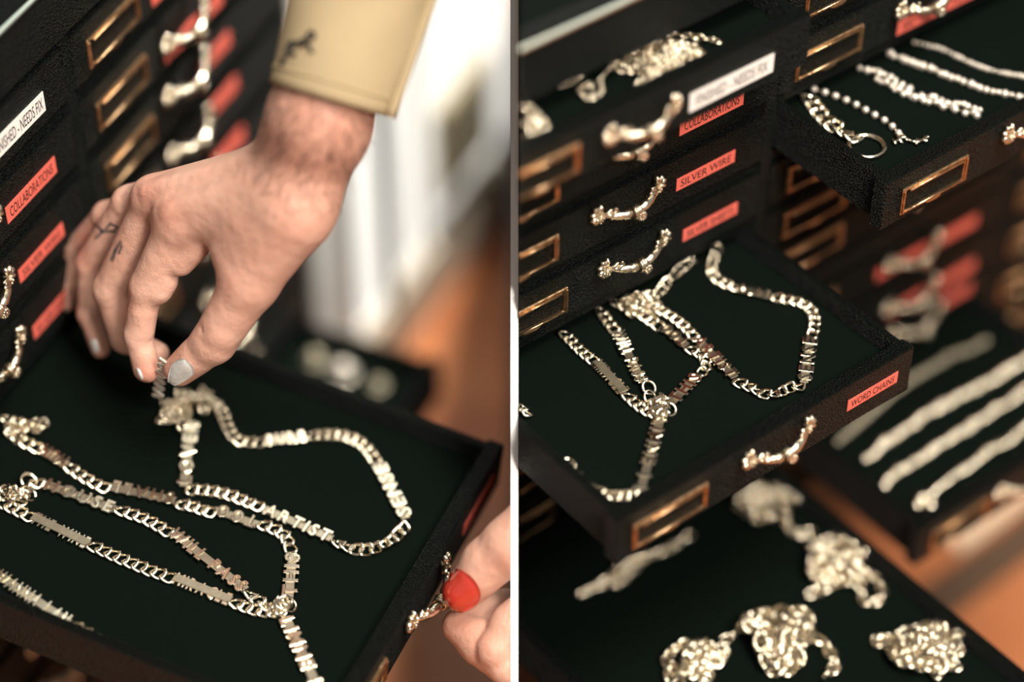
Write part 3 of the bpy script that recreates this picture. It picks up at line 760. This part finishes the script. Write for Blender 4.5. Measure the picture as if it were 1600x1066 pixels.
def patch(bvh, outline, n, lift, crown=.0006, rnd=.24):
    """curved plate (a nail) lying on the finger inside a 4-corner outline"""
    c = np.array(outline, float); b = MB(); g = {}
    for i in range(n + 1):
        for j in range(n + 1):
            u, w = i / n, j / n
            # superellipse-ish rounding of the square
            uu, ww = 2 * u - 1, 2 * w - 1
            ur = uu * math.sqrt(1 - rnd * ww * ww); wr = ww * math.sqrt(1 - rnd * uu * uu)
            u2, w2 = (ur + 1) / 2, (wr + 1) / 2
            p = (c[0] * (1 - u2) + c[1] * u2) * (1 - w2) + (c[3] * (1 - u2) + c[2] * u2) * w2
            q = on_surface(bvh, *p, lift=lift + crown * (1 - max(uu * uu, ww * ww) ** 2))
            g[i, j] = q
    good = [q for q in g.values() if q is not None]
    if not good: return None
    for kx, q in list(g.items()):
        if q is None: g[kx] = min(good, key=lambda r: abs(r - (CAM + ray(*((c.mean(0)))) * 1.2)).sum())
    keys = [(i, j) for i in range(n + 1) for j in range(n + 1)]; top = [g[k] for k in keys]
    med = np.median(np.array([np.linalg.norm(t - CAM) for t in top]))
    bot = [t + (t - CAM) / np.linalg.norm(t - CAM) * .0012 for t in top]
    N = len(keys); f = []
    for i in range(n):
        for j in range(n):
            a = i * (n + 1) + j; f.append((a, a + 1, a + n + 2, a + n + 1)); f.append(tuple(N + q for q in (a, a + n + 1, a + n + 2, a + 1)))
    rim = [(i, 0) for i in range(n)] + [(n, j) for j in range(n)] + [(i, n) for i in range(n, 0, -1)] + [(0, j) for j in range(n, 0, -1)]
    ri = [i * (n + 1) + j for i, j in rim]
    for a, c2 in zip(ri, ri[1:] + ri[:1]): f.append((a, N + a, N + c2, c2))
    b.add(top + bot, f, 0, True)
    return b
def colour(V, base, reds=(), inks=()):
    C = np.tile(np.array(base, float), (len(V), 1))
    for p, r, col, a in reds:
        w = np.exp(-((np.linalg.norm(V - q3(*p), axis=1) / r) ** 2))[:, None] * a; C = C * (1 - w) + np.array(col) * w
    for a, b, r in inks:
        px = V[:, :2] / V[:, 2:3] * F + np.array([800, 533]); a = np.array(a, float); b_ = np.array(b, float); d = px - a; ab = b_ - a
        t = np.clip((d @ ab) / (ab @ ab), 0, 1); e = np.linalg.norm(d - t[:, None] * ab, axis=1)
        w = np.clip(1.5 - e / r, 0, 1)[:, None] * .85; C = C * (1 - w) + np.array((.045, .05, .055)) * w
    return C

# ---- first person: hand reaching down from a rolled beige sleeve
ZMAP = lambda Z: Z - .35 - .55 * min(max((Z - 27) / 2.4, 0), 1)
H = Body()
H.group(14, 10)                                            # forearm, wrist and palm
H.c((545, 20, 27.0), (497, 195, 27.3), 25, 23.0).c((497, 195, 27.3), (462, 285, 27.9), 23.5, 20)
H.c((470, 235, 27.9), (440, 290, 28.3), 19, 17)
H.c((462, 300, 27.7), (283, 347, 28.7), 19, 11.5)          # index metacarpal
H.c((448, 280, 28.1), (243, 312, 29.2), 17, 11.0)
H.c((438, 275, 28.5), (203, 318, 29.8), 15, 9.5)
H.c((442, 282, 28.9), (168, 338, 30.4), 13, 8.5)
H.c((455, 340, 27.7), (392, 440, 28.3), 18.5, 14.0)        # thumb metacarpal
H.c((400, 352, 28.1), (370, 395, 28.3), 14, 11.0)          # thumb web
H.group(3, 6)                                              # index finger
H.c((283, 347, 28.7), (232, 448, 29.25), 11.6, 9.6).c((230, 448, 29.25), (216, 525, 29.55), 8.5, 7.3).c((216, 525, 29.55), (227, 577, 29.65), 7.1, 6.4)
H.c((305, 385, 28.75), (283, 412, 28.9), 7.5, 6.5).c((258, 440, 29.1), (250, 456, 29.15), 6.6, 6.2)
H.c((223, 490, 29.35), (224, 515, 29.45), 5.2, 5.0).c((228, 555, 29.55), (234, 583, 29.6), 5.0, 4.5)
H.group(3, 5)                                              # thumb
H.c((392, 440, 28.3), (334, 534, 28.85), 14.0, 11.3).c((334, 534, 28.85), (282, 577, 29.3), 10.8, 8.3)
H.c((352, 500, 28.55), (345, 520, 28.6), 8.5, 8.5).c((303, 560, 29.05), (280, 580, 29.25), 8.2, 6.6)
H.group(3, 1.6)                                            # middle finger
H.c((243, 312, 29.2), (172, 452, 30.0), 10.4, 9.0).c((172, 452, 30.0), (195, 530, 30.3), 8.6, 7.6).c((195, 530, 30.3), (247, 552, 30.1), 6.8, 6.0)
H.group(3, 1.6)                                            # ring finger
H.c((203, 318, 29.8), (143, 412, 30.5), 9.4, 8.2).c((143, 412, 30.5), (140, 490, 30.8), 7.6, 6.6).c((140, 490, 30.8), (157, 545, 30.9), 6.2, 5.2)
H.group(3, 1.6)                                            # little finger
H.c((168, 338, 30.4), (120, 388, 31.0), 8.0, 6.6).c((120, 388, 31.0), (107, 445, 31.2), 6.0, 5.4).c((107, 445, 31.2), (104, 474, 31.3), 5.3, 4.8)
H.group(3, 9)                                              # knuckles and tendons
H.c((272, 338, 28.66), (284, 348, 28.6), 6.8, 6.8).c((234, 306, 29.14), (242, 312, 29.1), 6.8, 6.8)
H.c((268, 330, 28.35), (400, 285, 27.6), 3.2, 3.0).c((232, 298, 28.85), (395, 258, 27.9), 3.0, 3.0)
H.cut((318, 402, 28.2), (330, 418, 28.6), 1.2); H.cut((272, 431, 28.6), (262, 424, 28.4), .9)
H.cut((242, 478, 28.9), (232, 474, 28.75), .9); H.cut((230, 536, 29.1), (220, 532, 29.0), .8)
H.cut((345, 440, 27.9), (352, 462, 27.95), 1.0); H.cut((308, 510, 28.5), (318, 516, 28.5), .9)
V, Fq = H.mesh(1.15, 2)
RED = (.62, .22, .15)
cols = colour(V, (.71, .42, .325), [((233, 585, 29.5), 9, RED, .55), ((275, 582, 29.1), 11, RED, .5), ((197, 468, 29.2), 6, RED, .45), ((157, 550, 30.9), 9, RED, .4),
    ((262, 330, 28.3), 12, (.66, .27, .19), .4), ((225, 298, 28.8), 12, (.64, .25, .18), .4), ((355, 440, 28), 12, (.66, .28, .2), .35), ((135, 405, 30.3), 10, RED, .3), ((500, 200, 26.7), 40, (.56, .25, .17), .55)],
    [((150, 352), (160, 362), 2.6), ((160, 362), (178, 362), 2.4), ((178, 362), (183, 355), 2.2), ((183, 355), (172, 350), 2.0), ((172, 350), (165, 358), 2.0), ((160, 362), (150, 372), 2.4),
     ((188, 378), (180, 392), 2.4), ((180, 392), (175, 406), 3.0), ((190, 384), (186, 396), 2.0)])
p1 = empty('person', Matrix.Translation(Vector(to_world(q3(470, 250, 27.8)))))
tag(p1, 'hand with silver-painted nails and a beige sleeve, pinching a silver chain above the drawer', 'person')
body1, bvh1 = body_object('arm_and_hand', V, Fq, cols, p1)
M_NAIL = mat('silver_glitter_polish', (.93, .92, .88), .28, .4, .6, ('n', 900, .5, .0004), (500, .12))
M_NAILRED = mat('red_polish', (.62, .05, .03), .12, 0, .6, coat=.8)
def nail(bvh, outline, m, root, lift=.0006, rnd=.36):
    b = patch(bvh, outline, 10, lift, rnd=rnd)
    if b is None: return
    o0 = np.array(root.matrix_world.translation); b.v = [tuple(np.array(q) - o0) for q in b.v]
    return b.build('fingernail', m, root)
nail(bvh1, [(262, 600), (271, 573), (292, 563), (306, 580)][::1] and [(260, 610), (267, 568), (291, 557), (310, 583)], M_NAIL, p1)
nail(bvh1, [(141, 531), (150, 528), (157, 546), (149, 553)], M_NAIL, p1)
nail(bvh1, [(92, 459), (99, 458), (100, 474), (94, 476)], M_NAIL, p1)
nail(bvh1, [(213, 573), (219, 575), (226, 592), (220, 592)], M_NAIL, p1)
# fine dark hair on the wrist and along its lower edge
hb = MB(); g = random.Random(12); cnt = 0
o0 = np.array(p1.matrix_world.translation); axis_w = to_world(q3(462, 285, 27.9)) - to_world(q3(497, 195, 27.3)); axis_w /= np.linalg.norm(axis_w)
for _ in range(1000):
    px = g.uniform(405, 580); py = g.uniform(120, 330); q = on_surface(bvh1, px, py)
    if q is None: continue
    if py > 250 and g.random() < .6: continue
    nn = np.array(bvh1.find_nearest(Vector(q))[1]); side = np.cross(nn, axis_w) * g.uniform(-.7, .7)
    d = axis_w * g.uniform(.5, 1) + nn * g.uniform(.15, .6) + side; d /= np.linalg.norm(d); L = g.uniform(.004, .010)
    a = q - nn * .0003 - o0; mid = a + d * L * .5 + nn * .0008; e_ = a + d * L
    hb.sweep([a, mid, e_], [.00010, .00008, .00003], 3, caps=False)
h_o = hb.build('arm_hair', mat('dark_hair', (.045, .022, .014), .6), p1); h_o['kind'] = 'stuff'

# sleeve: a folded cuff tube with a standing seam
A0 = to_world(q3(516, 156, 27.1)); A1 = to_world(q3(600, -140, 26.9))
ax = A1 - A0; LEN = np.linalg.norm(ax); ax /= LEN
sx = RC[0] - ax * (RC[0] @ ax); sx /= np.linalg.norm(sx); sy = np.cross(ax, sx)
def sleeve_ring(t, k, r_in=0.0):
    w = 2 * math.pi * k / 64
    R1, R2 = .0305 + .006 * t - r_in, .0265 + .003 * t - r_in
    fold = .0007 * math.sin(3 * w + 5 * t) + .0006 * math.sin(7 * w - 9 * t) * t
    skew = 0.0
    return A0 + ax * (t * LEN + skew) + sx * (R1 + fold) * math.cos(w) + sy * (R2 + fold) * math.sin(w) - o0
b = MB(); NT = 30; rows_ = []
for i in range(NT + 1): rows_.append([sleeve_ring(i / NT, k) for k in range(64)])
inner = [[sleeve_ring(i / 6 * .5, k, .0016) for k in range(64)] for i in range(7)]
allr = inner[::-1] + rows_; v = [q for r in allr for q in r]
b.add(v, [(i * 64 + k, i * 64 + (k + 1) % 64, (i + 1) * 64 + (k + 1) % 64, (i + 1) * 64 + k) for i in range(len(allr) - 1) for k in range(64)], 0, True)
M_SLEEVE = mat('beige_canvas', (.40, .31, .185), .85, 0, .15, ('n', 420, .5, .0006), (16, .12))
sl = b.build('sleeve', M_SLEEVE, p1)
bvs = BVHTree.FromPolygons([tuple(np.array(q) + o0) for q in b.v], b.f)
b = MB()                                                  # standing seam along the right side
kq = [63.2, 62.6]
b.sweep([A0 + ax * (t * LEN) + sx * (.0322 + .006 * t) * math.cos(-.35) + sy * (.0285 + .003 * t) * math.sin(-.35) - o0 for t in np.linspace(0, 1, 20)], .0026, 8)
b.build('seam', M_SLEEVE, sl)
b = MB()                                                  # hem stitch line above the cuff edge
b.sweep([sleeve_ring(.085, k) + .0 * ax for k in range(64)], .0007, 5, closed=True, up=tuple(ax)); b.build('hem_stitch', M_SLEEVE, sl)
strokes = [[(443, 96), (450, 86), (452, 72), (460, 64), (456, 80), (462, 86)], [(462, 72), (470, 64), (480, 62), (474, 72), (468, 68)], [(476, 70), (483, 52), (490, 50), (492, 58), (486, 62), (480, 60), (484, 74), (489, 82)], [(440, 100), (446, 98)]]
b = MB()
for st in strokes:
    P = [on_surface(bvs, x, y, .0006) for x, y in catmull(np.array(st, float), 3)]
    P = [q - o0 for q in P if q is not None]
    if len(P) > 2: b.sweep(P, .0009, 6)
b.build('embroidery', mat('dark_thread', (.03, .025, .018), .8), sl)['label'] = 'dark stitched handwriting'

# ---- second person: thumb with red nail and curled finger holding the drawer handle
ZMAP = lambda Z: Z
W2 = Body()
W2.group(4, 3)
W2.c((872, 790, 27.4), (800, 850, 27.6), 17, 14.2).c((800, 850, 27.6), (762, 880, 27.75), 13.8, 12.6).c((762, 880, 27.75), (721, 925, 27.95), 12.2, 9.4)
W2.c((748, 905, 27.75), (724, 930, 27.85), 9.5, 8.0)
W2.group(4, 1.5)
W2.c((718, 978, 28.35), (752, 1004, 28.2), 9.0, 11.5).c((752, 1004, 28.2), (790, 1040, 28.0), 10.5, 10)
W2.c((735, 965, 28.5), (790, 950, 28.6), 9, 10)
W2.group(4, 1.2)
W2.c((800, 975, 28.0), (775, 1015, 27.95), 9.0, 10).c((800, 975, 28.0), (868, 930, 27.9), 11, 14)
W2.c((775, 1015, 27.95), (765, 1030, 28.1), 8.5, 7.5)
W2.group(6, 4)
W2.c((868, 800, 27.5), (880, 930, 27.9), 17, 20).c((880, 930, 27.9), (865, 1010, 28.2), 20, 15)
V, Fq = W2.mesh(1.2, 2)
cols = colour(V, (.74, .44, .335), [((720, 975, 28.2), 12, RED, .4), ((755, 1010, 27.9), 10, RED, .35), ((720, 925, 27.6), 8, RED, .35), ((770, 870, 27.4), 10, (.66, .30, .22), .35)])
p2 = empty('person', Matrix.Translation(Vector(to_world(q3(800, 930, 27.9)))))
tag(p2, 'hand with a glossy red thumbnail gripping the drawer handle beside the white partition', 'person')
body2, bvh2 = body_object('hand', V, Fq, cols, p2)
nail2 = nail(bvh2, [(697, 946), (694, 912), (722, 900), (752, 930)] and [(693, 969), (684, 904), (722, 880), (765, 937)], M_NAILRED, p2, rnd=.46)
TRIM_LEFT = [body2, w_o, b_o, glow_o, w_p]

# ------------------------------------------------------------------ things standing along the left wall, behind the hand
M_IRON = mat('dark_iron', (.035, .045, .038), .5, .6)
b = MB(); P0 = unp(612, 560, LEFT.M, -9.0)
b.sweep([(P0[0], P0[1], -9.0), (P0[0], P0[1], 4.5)], .17, 10); b.ball((P0[0], P0[1], 4.5), (.24, .24, .24), 10, 6); b.ball((P0[0], P0[1], -8.95), (.3, .3, .08), 10, 6)
tag(b.build('rack_pole', M_IRON, None, LEFT.M), 'dark blurred upright pole standing before the white wall', 'pole')
def crate(px, z, sx_, sy_, sz_, m, name, lab, cat):
    P = unp(*px, LEFT.M, z); b = MB(); t = .08
    b.box(P[0], P[0] + sx_, P[1], P[1] + sy_, z, z + .1, .02, 0)
    for a in ((0, t, 0, sy_), (sx_ - t, sx_, 0, sy_), (0, sx_, 0, t), (0, sx_, sy_ - t, sy_)): b.box(P[0] + a[0], P[0] + a[1], P[1] + a[2], P[1] + a[3], z, z + sz_, .02, 0)
    b.box(P[0] - .06, P[0] + sx_ + .06, P[1] - .06, P[1], z + sz_ - .3, z + sz_, .02, 0)
    tag(b.build(name, m, None, LEFT.M), lab, cat)
crate((520, 470), -9.0, 1.6, .9, 3.0, mat('grey_green_plastic', (.36, .39, .31), .5), 'storage_bin', 'grey-green storage bin behind the dark pole', 'bin')

A_, B_ = unp(684, 330, LEFT.M, .1, 1), unp(726, 200, LEFT.M, .1, 1)
b = MB(); b.box(A_[0], B_[0] + .9, -.05, .16, A_[2] + .2, A_[2] + 2.3, .04); b.box(A_[0] + .12, B_[0] + .78, -.09, -.05, A_[2] + .32, A_[2] + 2.18, .02)
tag(b.build('wall_box', mat('beige_enamel', (.36, .31, .21), .5), None, LEFT.M), 'beige box fixed over the added glowing panel above the baseboard', 'box')
crate((668, 470), -9.0, .8, .5, 1.5, mat('brown_card', (.26, .14, .06), .8), 'cardboard_box', 'small brown box on the floor against the cream baseboard', 'box')

# pale and dark strips lying flat on the floor beside the right chest
def strip(a, b_, w, m, lab):
    I = Matrix.Identity(4); A, B = unp(*a, I, 0.0), unp(*b_, I, 0.0); d = B - A; L = np.linalg.norm(d); d /= L
    mm = MB(); mm.box(0, L, -w / 2, w / 2, 0, .006, .0015)
    mm.box(.02, L - .02, -w / 5, w / 5, .006, .0075, .0005)
    tag(mm.build('floor_strip', m, None, M4(np.stack([d, np.cross((0, 0, 1), d), (0, 0, 1)], 1), A)), lab, 'strip')
strip((1488, 856), (1640, 738), .016, mat('pale_strip', (.80, .62, .44), .5), 'pale batten on the orange floor below the low right drawer')
strip((1455, 952), (1660, 800), .030, mat('brown_strip', (.10, .055, .03), .6), 'dark brown batten on the orange floor nearer the camera than the pale one')

# ------------------------------------------------------------------ trim everything that meets the partition board
bpy.context.view_layer.update()
def trim(o, x, keep):
    if o.type != 'MESH': return
    W = np.array([o.matrix_world @ Vector(c) for c in o.bound_box])
    lo, hi = W[:, 0].min(), W[:, 0].max()
    if keep > 0 and lo >= x or keep < 0 and hi <= x: return
    if keep > 0 and hi <= x or keep < 0 and lo >= x:
        bpy.data.objects.remove(o, do_unlink=True); return
    bm = bmesh.new(); bm.from_mesh(o.data); bm.transform(o.matrix_world)
    r = bmesh.ops.bisect_plane(bm, geom=bm.verts[:] + bm.edges[:] + bm.faces[:], plane_co=(x, 0, 0), plane_no=(1, 0, 0), clear_inner=keep > 0, clear_outer=keep < 0)
    ed = [q for q in r['geom_cut'] if isinstance(q, bmesh.types.BMEdge)]
    bmesh.ops.holes_fill(bm, edges=ed, sides=0)
    bm.transform(o.matrix_world.inverted())
    me = o.data.copy() if o.data.users > 1 else o.data
    bm.to_mesh(me); bm.free(); o.data = me
def desc(o):
    for c in list(o.children): yield from desc(c); yield c
for o in list(desc(chestR)): trim(o, PANEL_R + .0004, 1)
for o in [q for q in COL.objects if q.get('group') in (GR, GF, GH) or (q.parent and q.parent.get('group') in (GR, GF))]:
    trim(o, PANEL_R + .0004, 1)
for o in TRIM_LEFT: trim(o, PANEL_L - .0002, -1)
